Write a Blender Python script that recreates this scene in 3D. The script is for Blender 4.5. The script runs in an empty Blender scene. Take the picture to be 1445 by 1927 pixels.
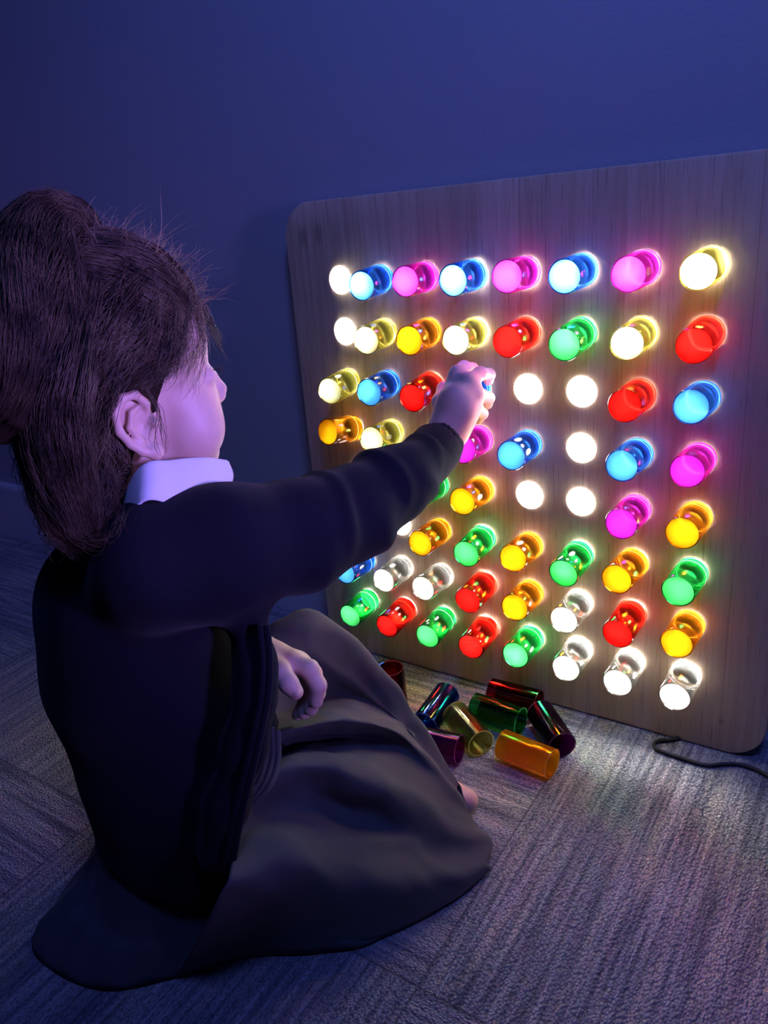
import bpy, bmesh, math, random
import numpy as np
from mathutils import Vector, Matrix, Quaternion
SC = bpy.context.scene
COL = SC.collection
random.seed(7)
rng = np.random.default_rng(7)

# ------------------------------------------------------------------ camera
FPX, PW, PH = 1470.66, 1445.0, 1927.0
CAM = np.array([0.71122, -0.87820, 0.73660])
RW = np.array([[0.8248, 0.5534, -0.1160],      # camera right in the room
               [0.1298, -0.3850, -0.9137],     # camera down
               [-0.5504, 0.7386, -0.3894]])    # camera forward
cd = bpy.data.cameras.new('camera'); cam = bpy.data.objects.new('camera', cd); COL.objects.link(cam)
cd.sensor_fit = 'VERTICAL'; cd.sensor_height = 36.0; cd.lens = FPX / PH * 36.0
cd.clip_start = 0.01; cd.clip_end = 50
_r = Matrix((RW[0], -RW[1], -RW[2])).transposed()
cam.matrix_world = Matrix.Translation(Vector(CAM)) @ _r.to_quaternion().to_matrix().to_4x4()
SC.camera = cam

# ------------------------------------------------------------------ light of the room
SC.view_settings.view_transform = 'Standard'; SC.view_settings.look = 'None'
SC.view_settings.exposure = 0.0; SC.view_settings.gamma = 1.0
SC.view_settings.use_curve_mapping = False
SC.cycles.transparent_max_bounces = 40
LED = 34.0                       # radiance of the bare white lamps in the board
BEAM, SPILL = 130.0, 150.0         # lamps under a peg: forward beam, and the light that leaves at a low angle
w = bpy.data.worlds.new('room_dusk'); SC.world = w; w.use_nodes = True
bg = w.node_tree.nodes['Background']; bg.inputs[0].default_value = (0.05, 0.06, 0.35, 1); bg.inputs[1].default_value = 0.03

def area(name, loc, target, size, power, color, spread=180):
    l = bpy.data.lights.new(name, 'AREA'); l.energy = power; l.color = color; l.size = size; l.spread = math.radians(spread)
    o = bpy.data.objects.new(name, l); COL.objects.link(o); o.location = loc
    o.rotation_euler = (Vector(target) - Vector(loc)).to_track_quat('-Z', 'Y').to_euler(); return o
area('blue_ceiling_lamp', (0.9, -0.75, 2.1), (0.45, 0.1, 1.3), 0.35, 8.5, (0.13, 0.20, 1.0), 120)
area('violet_room_lamp', (-0.75, -1.5, 2.1), (0.1, -0.3, 0.2), 0.5, 0.42, (0.24, 0.17, 1.0))
area('violet_side_lamp', (2.3, -0.50, 0.80), (0.08, -0.46, 0.66), 0.30, 2.1, (0.35, 0.22, 1.0), 28)

# ------------------------------------------------------------------ helpers
def tag(o, label=None, cat=None, group=None, kind=None):
    if label: o['label'] = label
    if cat: o['category'] = cat
    if group: o['group'] = group
    if kind: o['kind'] = kind
    return o
def link(name, me, mat=None, parent=None):
    o = bpy.data.objects.new(name, me); COL.objects.link(o)
    if mat: me.materials.append(mat)
    if parent: o.parent = parent
    return o
def empty(name, M=None, loc=None):
    o = bpy.data.objects.new(name, None); COL.objects.link(o); o.empty_display_size = 0.02
    if M is not None: o.matrix_world = M
    if loc is not None: o.location = loc
    return o
def bm_mesh(name, bm, smooth=True, ang=35):
    me = bpy.data.meshes.new(name); bmesh.ops.recalc_face_normals(bm, faces=bm.faces[:])
    if smooth:
        for f in bm.faces: f.smooth = True
        for e in bm.edges:
            if len(e.link_faces) == 2 and e.calc_face_angle(0) > math.radians(ang): e.smooth = False
    bm.to_mesh(me); bm.free(); return me
def lathe(profile, n=48, closed=True):
    """profile: list of (r, z), revolved round z; closed joins the ends of the profile"""
    bm = bmesh.new(); rings = []
    for r, z in profile:
        if r < 1e-7: rings.append([bm.verts.new((0, 0, z))]); continue
        rings.append([bm.verts.new((r*math.cos(2*math.pi*i/n), r*math.sin(2*math.pi*i/n), z)) for i in range(n)])
    m = len(rings)
    for k in range(m if closed else m-1):
        a, b = rings[k], rings[(k+1) % m]
        for i in range(n):
            j = (i+1) % n
            if len(a) == 1 and len(b) == 1: break
            if len(a) == 1: bm.faces.new((a[0], b[i], b[j]))
            elif len(b) == 1: bm.faces.new((a[i], a[j], b[0]))
            else: bm.faces.new((a[i], a[j], b[j], b[i]))
    return bm
def box_bm(x0, x1, y0, y1, z0, z1, bev=0, seg=2):
    bm = bmesh.new(); bmesh.ops.create_cube(bm, size=1)
    for v in bm.verts: v.co = ((x0+x1)/2+v.co.x*(x1-x0), (y0+y1)/2+v.co.y*(y1-y0), (z0+z1)/2+v.co.z*(z1-z0))
    if bev: bmesh.ops.bevel(bm, geom=bm.edges[:], offset=bev, segments=seg, affect='EDGES', profile=0.5)
    return bm

class NT:
    def __init__(s, name):
        s.m = bpy.data.materials.new(name); s.m.use_nodes = True; s.t = s.m.node_tree; s.t.nodes.clear()
        s.out = s.n('ShaderNodeOutputMaterial')
    def n(s, typ, **kw):
        nd = s.t.nodes.new(typ)
        for k, v in kw.items(): setattr(nd, k, v)
        return nd
    def l(s, a, b): s.t.links.new(a, b)
    def sv(s, nd, **kw):
        for k, v in kw.items(): nd.inputs[k.replace('_', ' ')].default_value = v
        return nd
    def math(s, op, a, b=None, c=None):
        nd = s.n('ShaderNodeMath', operation=op)
        for i, x in enumerate((a, b, c)):
            if x is None: continue
            if isinstance(x, (int, float)): nd.inputs[i].default_value = x
            else: s.l(x, nd.inputs[i])
        return nd.outputs[0]
    def mix(s, f, a, b, blend='MIX'):
        nd = s.n('ShaderNodeMix', data_type='RGBA', blend_type=blend)
        for k, x in ((0, f), (6, a), (7, b)):
            if isinstance(x, (int, float)): nd.inputs[k].default_value = x
            elif isinstance(x, tuple): nd.inputs[k].default_value = x if len(x) == 4 else (*x, 1)
            else: s.l(x, nd.inputs[k])
        return nd.outputs[2]
    def ramp(s, f, stops):
        nd = s.n('ShaderNodeValToRGB'); e = nd.color_ramp.elements
        while len(e) < len(stops): e.new(0.5)
        for k, (p, c) in enumerate(stops): e[k].position = p; e[k].color = (*c, 1) if len(c) == 3 else c
        s.l(f, nd.inputs[0]); return nd.outputs[0]
    def noise(s, vec, scale, detail=3, rough=0.5, dist=0):
        nd = s.n('ShaderNodeTexNoise'); nd.inputs['Scale'].default_value = scale
        nd.inputs['Detail'].default_value = detail; nd.inputs['Roughness'].default_value = rough; nd.inputs['Distortion'].default_value = dist
        if vec is not None: s.l(vec, nd.inputs['Vector'])
        return nd.outputs['Fac']
    def mapv(s, vec, scale=(1, 1, 1), loc=(0, 0, 0), rot=(0, 0, 0)):
        nd = s.n('ShaderNodeMapping'); nd.inputs['Scale'].default_value = scale; nd.inputs['Location'].default_value = loc; nd.inputs['Rotation'].default_value = rot
        s.l(vec, nd.inputs[0]); return nd.outputs[0]
    def obj(s): return s.n('ShaderNodeTexCoord').outputs['Object']
    def bump(s, h, dist, strength=1.0, normal=None):
        nd = s.n('ShaderNodeBump'); nd.inputs['Distance'].default_value = dist; nd.inputs['Strength'].default_value = strength
        s.l(h, nd.inputs['Height'])
        if normal is not None: s.l(normal, nd.inputs['Normal'])
        return nd.outputs[0]
    def bsdf(s, color, rough=0.6, normal=None, **kw):
        nd = s.n('ShaderNodeBsdfPrincipled'); nd.inputs['Roughness'].default_value = rough
        if isinstance(color, tuple): nd.inputs['Base Color'].default_value = (*color, 1)
        else: s.l(color, nd.inputs['Base Color'])
        if normal is not None: s.l(normal, nd.inputs['Normal'])
        for k, v in kw.items():
            i = nd.inputs[k.replace('_', ' ')]
            if hasattr(v, 'node'): s.l(v, i)
            else: i.default_value = v
        s.l(nd.outputs[0], s.out.inputs[0]); return nd

# ------------------------------------------------------------------ setting materials
def mat_wall():
    s = NT('painted_wall'); o = s.obj()
    n = s.noise(o, 260, 3); n2 = s.noise(o, 2.0, 2)
    c = s.mix(n2, (0.40, 0.42, 0.47), (0.46, 0.47, 0.51))
    s.bsdf(c, 0.75, s.bump(n, 0.0006, 0.6)); return s.m
def mat_skirting():
    s = NT('painted_skirting'); s.bsdf((0.62, 0.64, 0.68), 0.45, s.bump(s.noise(s.obj(), 30, 2), 0.0005, 0.4)); return s.m
def mat_carpet():
    s = NT('loop_pile_carpet'); o = s.obj()
    sp = s.n('ShaderNodeSeparateXYZ'); s.l(o, sp.inputs[0]); x, y = sp.outputs[0], sp.outputs[1]
    tx = s.math('FLOOR', s.math('MULTIPLY', s.math('SUBTRACT', x, 0.373), 2.0))
    ty = s.math('FLOOR', s.math('MULTIPLY', s.math('ADD', y, 0.468), 2.0))
    par = s.math('FLOORED_MODULO', s.math('ADD', tx, ty), 2.0)     # 0: rows run towards the wall, 1: along it
    seed = s.math('ADD', s.math('MULTIPLY', tx, 7.31), s.math('MULTIPLY', ty, 3.77))
    # a = across the rows, b = along the rows
    def sel(p, q):
        return s.math('ADD', s.math('MULTIPLY', p, s.math('SUBTRACT', 1.0, par)), s.math('MULTIPLY', q, par))
    a, b = sel(x, y), sel(y, x)
    def vec(ka, kb):
        c = s.n('ShaderNodeCombineXYZ'); s.l(s.math('MULTIPLY', a, ka), c.inputs[0]); s.l(s.math('MULTIPLY', b, kb), c.inputs[1]); s.l(seed, c.inputs[2]); return c.outputs[0]
    st = s.noise(vec(150, 5), 1.0, 3, 0.6)
    st2 = s.noise(vec(55, 7), 1.0, 2, 0.5)
    pat = s.noise(vec(9, 2.5), 1.0, 2, 0.5)
    vor = s.n('ShaderNodeTexVoronoi', feature='F1'); vor.inputs['Scale'].default_value = 1.0; s.l(vec(400, 280), vor.inputs['Vector']); vd = vor.outputs['Distance']
    fib = s.noise(vec(900, 700), 1.0, 2, 0.6)
    base = s.ramp(st, [(0.30, (0.060, 0.066, 0.085)), (0.47, (0.17, 0.18, 0.20)), (0.60, (0.33, 0.335, 0.34)), (0.75, (0.46, 0.45, 0.42))])
    cream = s.ramp(st2, [(0.52, (0, 0, 0)), (0.66, (1, 1, 1))])
    base = s.mix(s.math('MULTIPLY', cream, 0.42), base, (0.50, 0.45, 0.34))
    pink = s.ramp(s.noise(vec(70, 6), 1.7, 2), [(0.60, (0, 0, 0)), (0.70, (1, 1, 1))])
    base = s.mix(s.math('MULTIPLY', pink, 0.40), base, (0.46, 0.33, 0.36))
    base = s.mix(s.ramp(pat, [(0.35, (0, 0, 0)), (0.6, (0.45, 0.45, 0.45))]), base, (0.13, 0.135, 0.16))
    base = s.mix(s.math('MULTIPLY', vor.outputs['Color'], 0.35), base, (0.55, 0.55, 0.55), 'OVERLAY')
    # dark gaps between the loops
    base = s.mix(s.ramp(vd, [(0.45, (0, 0, 0)), (0.80, (0.55, 0.55, 0.55))]), base, (0.04, 0.04, 0.05))
    fx = s.math('ABSOLUTE', s.math('SUBTRACT', s.math('FRACT', s.math('ADD', s.math('MULTIPLY', s.math('SUBTRACT', x, 0.373), 2.0), 0.5)), 0.5))
    fy = s.math('ABSOLUTE', s.math('SUBTRACT', s.math('FRACT', s.math('ADD', s.math('MULTIPLY', s.math('ADD', y, 0.468), 2.0), 0.5)), 0.5))
    seam = s.math('LESS_THAN', s.math('MINIMUM', fx, fy), 0.0028)
    base = s.mix(s.math('MULTIPLY', seam, 0.6), base, (0.04, 0.04, 0.05))
    h = s.math('ADD', s.math('SUBTRACT', 1.0, s.math('MULTIPLY', vd, 1.2)), s.math('MULTIPLY', fib, 0.25))
    h = s.math('ADD', h, s.math('MULTIPLY', st, 0.9))
    h = s.math('SUBTRACT', h, s.math('MULTIPLY', seam, 1.2))
    base = s.mix(1.0, base, (1.45, 1.45, 1.45), 'MULTIPLY')
    s.bsdf(base, 0.95, s.bump(h, 0.0026, 1.0), Sheen_Weight=0.15); return s.m
def mat_wood():
    s = NT('laminated_pale_wood'); o = s.obj()
    sp = s.n('ShaderNodeSeparateXYZ'); s.l(o, sp.inputs[0]); x, y = sp.outputs[0], sp.outputs[1]
    # staves of unequal width glued side by side
    wob = s.math('ADD', s.math('MULTIPLY', x, 17.0), s.math('MULTIPLY', s.math('SINE', s.math('MULTIPLY', x, 31.0)), 0.35))
    stave = s.math('FLOOR', wob)
    wn = s.n('ShaderNodeTexWhiteNoise', noise_dimensions='1D'); s.l(stave, wn.inputs['W']); tone = wn.outputs['Value']
    c = s.n('ShaderNodeCombineXYZ'); s.l(s.math('MULTIPLY', x, 1.0), c.inputs[0]); s.l(s.math('MULTIPLY', y, 1.0), c.inputs[1]); s.l(s.math('MULTIPLY', stave, 3.1), c.inputs[2])
    v = c.outputs[0]
    grain = s.noise(s.mapv(v, (130, 5, 1)), 1.0, 5, 0.62, 0.4)
    fine = s.noise(s.mapv(v, (620, 16, 1)), 1.0, 3, 0.6)
    fig = s.noise(s.mapv(v, (22, 1.6, 1)), 1.0, 3, 0.5, 1.2)
    col = s.ramp(grain, [(0.25, (0.30, 0.195, 0.115)), (0.45, (0.50, 0.36, 0.235)), (0.62, (0.58, 0.44, 0.30)), (0.8, (0.64, 0.50, 0.36))])
    col = s.mix(0.35, col, (0.50, 0.37, 0.25))
    col = s.mix(s.math('MULTIPLY', tone, 0.50), col, (0.36, 0.25, 0.165))
    col = s.mix(s.ramp(fig, [(0.5, (0, 0, 0)), (0.8, (0.6, 0.6, 0.6))]), col, (0.38, 0.26, 0.17))
    col = s.mix(s.ramp(fine, [(0.60, (0, 0, 0)), (0.72, (0.75, 0.75, 0.75))]), col, (0.17, 0.11, 0.07))
    ed = s.math('LESS_THAN', s.math('ABSOLUTE', s.math('SUBTRACT', s.math('FRACT', s.math('ADD', wob, 0.5)), 0.5)), 0.010)
    col = s.mix(s.math('MULTIPLY', ed, 0.35), col, (0.20, 0.13, 0.08))
    # three small knots near the corners
    for kx, ky, kr in ((-0.062, 0.672, 0.012), (-0.033, 0.676, 0.010), (0.55, 0.045, 0.004), (0.43, 0.30, 0.006)):
        d = s.n('ShaderNodeVectorMath', operation='DISTANCE'); s.l(s.mapv(o, (1, 0.6, 0)), d.inputs[0]); d.inputs[1].default_value = (kx, ky*0.6, 0)
        dd = s.math('ADD', d.outputs['Value'], s.math('MULTIPLY', s.math('SUBTRACT', grain, 0.5), 0.012))
        k = s.math('SUBTRACT', 1.0, s.math('SMOOTH_MIN', s.math('DIVIDE', dd, kr), 1.0, 0.2))
        k = s.math('MULTIPLY', s.math('MAXIMUM', k, 0.0), 1.5)
        nd = s.n('ShaderNodeClamp'); s.l(k, nd.inputs[0]); col = s.mix(s.math('MULTIPLY', nd.outputs[0], 0.4), col, (0.15, 0.09, 0.055))
    h = s.math('ADD', s.math('MULTIPLY', fine, 0.5), grain)
    col = s.mix(1.0, col, (1.38, 1.38, 1.40), 'MULTIPLY')
    s.bsdf(col, 0.5, s.bump(h, 0.0005, 0.5), Specular_IOR_Level=0.35); return s.m

# ------------------------------------------------------------------ the room
WALL_Y = 0.073
tag(link('wall_back', bm_mesh('wall_back', box_bm(-3.2, 3.0, WALL_Y, WALL_Y+0.12, 0, 2.6), False), mat_wall()), 'plain painted wall, blue in the lamp light, behind the wooden board', 'wall', kind='structure')
tag(link('floor', bm_mesh('floor', box_bm(-3.2, 3.0, -3.0, WALL_Y, -0.05, 0), False), mat_carpet()), 'striped grey loop pile carpet tiles laid in turned directions', 'floor', kind='structure')
bm = bmesh.new()
prof = [(0, 0), (0, 0.152)] + [(-0.018+0.010*(1-math.sin(a)), 0.152-0.010*(1-math.cos(a))) for a in np.linspace(math.pi/2, 0, 1)]
prof = [(-0.0005, 0.0005), (-0.0005, 0.152), (-0.007, 0.152), (-0.011, 0.1505), (-0.014, 0.147), (-0.0155, 0.142), (-0.016, 0.135), (-0.016, 0.0005)]
A = [bm.verts.new((-3.2, WALL_Y+a, b)) for a, b in prof]; B = [bm.verts.new((3.0, WALL_Y+a, b)) for a, b in prof]
for i in range(len(prof)): j = (i+1) % len(prof); bm.faces.new((A[i], A[j], B[j], B[i]))
bm.faces.new(A); bm.faces.new(B[::-1])
tag(link('baseboard_back', bm_mesh('baseboard_back', bm), mat_skirting()), 'tall painted baseboard with a rounded top edge along the wall', 'baseboard', kind='structure')

# ------------------------------------------------------------------ the lit wooden board
TILT = math.atan2(0.0697, 0.99757)
SX, SY = 0.0720, 0.07251
U = Vector((0, math.sin(TILT), math.cos(TILT))); N = Vector((0, -math.cos(TILT), math.sin(TILT))); XA = Vector((1, 0, 0))
BM = Matrix(((1, U.x, N.x, 0), (0, U.y, N.y, 0), (0, U.z, N.z, 0.0), (0, 0, 0, 1)))   # board x, up, out
BM.translation = Vector((0, 0, 0.0014))
def hole(r, c): return Vector(((c-1)*SX, 0.6130-(r-1)*SY-0.0014, 0))
board = empty('light_board', BM)
tag(board, 'pale wooden board with rows of round white lights, leaning on the wall', 'light board')
X0, X1, Y0, Y1, T, RC = -0.0955, 0.6035, 0.0, 0.7205, 0.017, 0.048
bm = bmesh.new(); pts = []
for (px, py, a0) in ((X1-RC, Y1-RC, 0), (X0+RC, Y1-RC, 90), (X0+RC, Y0+RC, 180), (X1-RC, Y0+RC, 270)):
    for k in range(13):
        a = math.radians(a0+k*7.5); pts.append((px+RC*math.cos(a), py+RC*math.sin(a)))
lay = [(0.0, -T), (0.0, -0.003), (-0.0009, -0.0009), (-0.003, 0.0)]
cxb, cyb = (X0+X1)/2, (Y0+Y1)/2
rings = []
for off, z in lay:
    sx, sy = 1+off*2/(X1-X0), 1+off*2/(Y1-Y0)
    rings.append([bm.verts.new((cxb+(p[0]-cxb)*sx, cyb+(p[1]-cyb)*sy, z)) for p in pts])
n = len(pts)
for a, b in zip(rings, rings[1:]):
    for i in range(n): bm.faces.new((a[i], a[(i+1) % n], b[(i+1) % n], b[i]))
bm.faces.new(rings[-1]); bm.faces.new(rings[0][::-1])
link('wooden_panel', bm_mesh('wooden_panel', bm), mat_wood(), board)

def mat_led(k):
    s = NT('white_led_light'); e = s.n('ShaderNodeEmission'); e.inputs[0].default_value = (1.0, 0.985, 0.93, 1); e.inputs[1].default_value = LED*k
    s.l(e.outputs[0], s.out.inputs[0]); return s.m
def mat_beam(k, sp=1.0):
    """the lamp under a peg sends a narrow beam up the peg and some light out at a low angle"""
    s = NT('white_led_beam'); g = s.n('ShaderNodeNewGeometry'); d = s.n('ShaderNodeVectorMath', operation='DOT_PRODUCT')
    s.l(g.outputs['Normal'], d.inputs[0]); s.l(g.outputs['Incoming'], d.inputs[1]); c = d.outputs['Value']
    def sm(a, b):
        m = s.n('ShaderNodeMapRange', interpolation_type='SMOOTHSTEP'); s.l(c, m.inputs[0]); m.inputs[1].default_value = a; m.inputs[2].default_value = b; return m.outputs[0]
    f = s.math('MULTIPLY', sm(0.975, 0.992), BEAM*k)
    lo = s.math('ADD', 0.05, s.math('MULTIPLY', sm(0.18, 0.48), 0.95))
    f = s.math('ADD', f, s.math('MULTIPLY', s.math('MULTIPLY', s.math('SUBTRACT', 1.0, sm(0.60, 0.73)), lo), SPILL*sp*k**0.5))
    e = s.n('ShaderNodeEmission'); e.inputs[0].default_value = (1.0, 0.985, 0.93, 1); s.l(f, e.inputs[1])
    s.l(e.outputs[0], s.out.inputs[0]); return s.m
ROWK = {1: 6.0, 2: 1.8, 3: 0.95, 4: 0.85, 5: 0.9, 6: 0.95, 7: 1.0, 8: 1.7}
led_low = None; led_me = {}; led_big = bm_mesh('light_disc', lathe([(0, 0.0013), (0.0165, 0.0012), (0.0188, 0.0008), (0.0195, 0.0002)], 48, False)); led_big.materials.append(mat_led(1))
led_low = bm_mesh('light_disc', lathe([(0, 0.0013), (0.0165, 0.0012), (0.0188, 0.0008), (0.0195, 0.0002)], 48, False)); led_low.materials.append(mat_led(0.2))
for r in ROWK:
    for side, sp in ((0, 0.42), (1, 1.0)):
     led_me[r, side] = bm_mesh('light_disc', lathe([(0, 0.0012), (0.0170, 0.0012), (0.0172, 0.0002)], 48, False)); led_me[r, side].materials.append(mat_beam(ROWK[r], sp))

# ------------------------------------------------------------------ pegs
RO, RI, LP = 0.0197, 0.0183, 0.0590
TINT = dict(red=(1.0, 0.035, 0.02), orange=(1.0, 0.43, 0.015), yellow=(0.93, 0.90, 0.20), green=(0.03, 0.80, 0.17),
            blue=(0.025, 0.20, 1.0), magenta=(0.95, 0.035, 0.80), clear=(0.93, 0.95, 0.93), darkred=(0.75, 0.02, 0.05), purple=(0.42, 0.02, 0.45))
DEEP = dict(darkred=(0.40, 0.025, 0.055), green=(0.025, 0.50, 0.18), blue=(0.02, 0.12, 0.62), purple=(0.22, 0.02, 0.24), magenta=(0.45, 0.02, 0.50), yellow=(0.84, 0.80, 0.42), orange=(1.0, 0.60, 0.04))
def plastic(name, tint, trans, diffuse, pw=0.5, rough=0.09, coat=0.06):
    """tinted clear plastic: straight-through light, a little scattering, a gloss"""
    s = NT(name); g = tuple(t**pw for t in tint)
    tr = s.n('ShaderNodeBsdfTransparent'); tr.inputs[0].default_value = (*g, 1)
    tl = s.n('ShaderNodeBsdfTranslucent'); tl.inputs[0].default_value = (*tint, 1)
    m = s.n('ShaderNodeMixShader'); m.inputs[0].default_value = diffuse; s.l(tr.outputs[0], m.inputs[1]); s.l(tl.outputs[0], m.inputs[2])
    gl = s.n('ShaderNodeBsdfGlossy'); gl.inputs['Roughness'].default_value = rough
    fr = s.n('ShaderNodeFresnel'); fr.inputs[0].default_value = 1.45
    m2 = s.n('ShaderNodeMixShader'); s.l(s.math('MULTIPLY', fr.outputs[0], 0.8), m2.inputs[0]); s.l(m.outputs[0], m2.inputs[1]); s.l(gl.outputs[0], m2.inputs[2])
    s.l(m2.outputs[0], s.out.inputs[0]); return s.m
CAPC = dict(red=(1.0, 0.05, 0.04), orange=(1.0, 0.70, 0.03), yellow=(1.0, 1.0, 0.85), green=(0.22, 0.95, 0.38), blue=(0.24, 0.74, 1.0), magenta=(0.88, 0.10, 1.0), clear=(1, 1, 1), darkred=(1, .1, .1), purple=(1, .1, 1))
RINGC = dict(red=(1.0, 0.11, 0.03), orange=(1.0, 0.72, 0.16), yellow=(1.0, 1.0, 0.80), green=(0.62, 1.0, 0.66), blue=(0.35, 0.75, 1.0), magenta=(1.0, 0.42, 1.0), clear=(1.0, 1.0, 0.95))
def painted_ring_glow(name, c):
    """ring round the peg; its edge-lit glow is painted on as emission"""
    s = NT(name); e = s.n('ShaderNodeEmission'); e.inputs[0].default_value = (*c, 1); e.inputs[1].default_value = 1.15  # whitened emission stands for the lit edge; the ring is no lamp
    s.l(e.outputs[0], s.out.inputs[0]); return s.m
MT, MC, MR, MB = {}, {}, {}, {}
for k, t in TINT.items():
    MT[k] = plastic(k+'_plastic_wall', t, 1, 0.035 if k != 'clear' else 0.025, 0.5)
    MB[k] = plastic(k+'_plastic_foot', t, 1, 0.075 if k != 'clear' else 0.07, 0.5)
    MC[k] = plastic(k+'_plastic_cap', CAPC[k], 1, 0.66, 0.45)
    MR[k] = painted_ring_glow(k+'_ring', RINGC.get(k, (1, 1, 1))) if 1 else plastic(k+'_plastic_rib', tuple(0.45+0.55*x for x in t), 1, 0.85, 0.4)
Z1 = 0.0245
tube_me = bm_mesh('tube', lathe([(RO, Z1), (RO, LP-0.001), (RO-0.0004, LP-0.0003), (RI+0.0004, LP-0.0003), (RI, LP-0.001), (RI, Z1)], 56, False))
foot_me = bm_mesh('foot', lathe([(RI, Z1), (RI, 0.0018), (RO, 0.0018), (RO, Z1)], 56, False))
cap_me = bm_mesh('end_cap', lathe([(0, LP-0.0022), (RI-0.0002, LP-0.0022), (RI-0.0002, LP-0.0008), (0, LP-0.0008)], 56, False))
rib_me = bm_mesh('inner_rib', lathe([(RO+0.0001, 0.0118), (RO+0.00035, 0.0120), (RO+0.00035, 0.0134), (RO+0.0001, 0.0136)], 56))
rib2_me = bm_mesh('inner_rib', lathe([(RI-0.0002, 0.0245), (RI-0.0002, 0.0251), (RI-0.0012, 0.0251), (RI-0.0012, 0.0245)], 56))
def variant(me, mat, cache={}):
    k = (me.name, mat.name)
    if k not in cache:
        m = me.copy(); m.materials.clear(); m.materials.append(mat); cache[k] = m
    return cache[k]
def make_peg(kind, M, label, group):
    o = empty('light_peg', M); tag(o, label, 'light peg', group)
    link('tube', variant(tube_me, MT[kind]), None, o); link('end_cap', variant(cap_me, MC[kind]), None, o)
    link('painted_glow_ring', variant(rib_me, MR[kind]), None, o); link('thin_rib', variant(rib2_me, MT[kind]), None, o); link('foot', variant(foot_me, MB[kind]), None, o)
    return o
ROWS = ['-bmbmbmy', '-yoyrgyr', 'ybrb--rb', 'oyGmb-bm', 'rogo--mo', 'g-ogogog', 'bccrocro', 'grgrgccc']
KEY = dict(b='blue', m='magenta', y='yellow', o='orange', r='red', g='green', c='clear', G='green')
HIDDEN = {(4, 3), (5, 1), (5, 2), (6, 1)}
TWK = {(1, 2): (6.4, -5.1), (1, 3): (4.0, -1.5), (1, 4): (1.3, -2.4), (1, 5): (1.9, -0.2), (1, 6): (0.6, -2.8), (1, 7): (1.0, -2.9), (1, 8): (0.7, -2.9), (2, 2): (6.6, -3.7), (2, 3): (3.9, -3.4), (2, 4): (1.3, -2.3), (2, 5): (0.6, -3.5), (2, 6): (0.4, -6.2), (2, 7): (1.3, -3.9), (2, 8): (0.3, -5.8), (3, 1): (6.6, -3.9), (3, 2): (4.5, -2.4), (3, 3): (2.4, -7.1), (3, 7): (0.8, -1.2), (3, 8): (0.9, 1.8), (4, 1): (-5.4, 7.8), (4, 2): (2.0, 2.0), (4, 4): (3.8, 1.2), (4, 5): (2.0, -0.9), (4, 7): (-1.0, 0.1), (4, 8): (0.6, 1.4), (5, 4): (0.1, 0.6), (5, 7): (0.2, 0.1), (5, 8): (-1.1, -0.9), (6, 3): (0.1, 0.1), (6, 4): (2.5, -3.9), (6, 5): (1.2, 2.6), (6, 6): (-0.7, -6.7), (6, 7): (-3.7, -1.0), (6, 8): (-2.4, -2.5), (7, 2): (1.9, 0.3), (7, 3): (-0.5, 1.4), (7, 4): (1.3, -2.7), (7, 5): (1.9, 2.2), (7, 6): (0.0, -0.7), (7, 7): (-0.8, -4.1), (7, 8): (-0.6, 0.8), (8, 1): (1.8, -3.8), (8, 2): (0.2, -5.6), (8, 3): (1.5, -5.3), (8, 4): (3.0, -4.1), (8, 5): (1.4, 0.8), (8, 6): (3.1, -0.1), (8, 7): (0.9, -2.4), (8, 8): (0.6, -1.7)}
ORD = ['', 'top', 'second', 'third', 'fourth', 'fifth', 'sixth', 'seventh', 'bottom']
CORD = ['', 'first', 'second', 'third', 'fourth', 'fifth', 'sixth', 'seventh', 'eighth']
WORD = dict(red='red', orange='orange', yellow='pale yellow', green='green', blue='blue', magenta='magenta', clear='colourless')
for r in range(1, 9):
    for c in range(1, 9):
        k = ROWS[r-1][c-1]; h = hole(r, c); bare = (k == '-')
        if (r, c) in HIDDEN: bare = True
        d = link('light_disc', led_low if (r, c) in HIDDEN else led_big if bare else led_me[r, int(c > 3)], None, board); d.location = h+Vector((0, 0, 0.0))
        if bare: continue
        kind = KEY[k]; dx, dy = TWK.get((r, c), (0, 0))
        a = Vector((dx*0.001, dy*0.001, LP)).normalized()
        q = Vector((0, 0, 1)).rotation_difference(a)
        M = BM @ Matrix.Translation(h) @ q.to_matrix().to_4x4()
        row = ORD[r]+' row'; side = ''
        if (r, c) == (3, 4): lab = 'blue peg held in the fingers of the reaching hand'
        else:
            cl = 'eighth hole' if c == 8 else CORD[c]+' hole'
            lab = '%s glowing peg, %s of the board, %s from the left' % (WORD[kind], row, cl)
        make_peg(kind, M, lab, kind+' pegs lit on the board' )

# ------------------------------------------------------------------ pegs lying loose on the carpet
LL = 0.0730
lt_me = bm_mesh('tube', lathe([(RO, 0), (RO, LL), (RI+0.0003, LL), (RI, LL-0.0004), (RI, 0.0004), (RI+0.0003, 0)], 64))
ld_me = bm_mesh('inner_disc', lathe([(0, 0.0135), (RI-0.0002, 0.0135), (RI-0.0002, 0.0150), (0, 0.0150)], 64, False))
lr_me = bm_mesh('rim', lathe([(RO+0.00005, LL+0.0001), (RO+0.00005, LL+0.0011), (RI, LL+0.0011), (RI, LL+0.0001)], 64))
lr2_me = bm_mesh('rim', lathe([(RO+0.00005, -0.0011), (RO+0.00005, -0.0001), (RI, -0.0001), (RI, -0.0011)], 64))
LT, LD, LR = {}, {}, {}
for k, t in DEEP.items():
    dd = 0.38 if k == 'orange' else 0.04
    LT[k] = plastic(k+'_loose_wall', t, 1, dd, 0.7)
    LD[k] = plastic(k+'_loose_disc', t, 1, dd+0.05, 0.6)
    LR[k] = plastic(k+'_loose_rim', tuple(0.15+0.85*x for x in t), 1, 0.6, 0.5)
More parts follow.
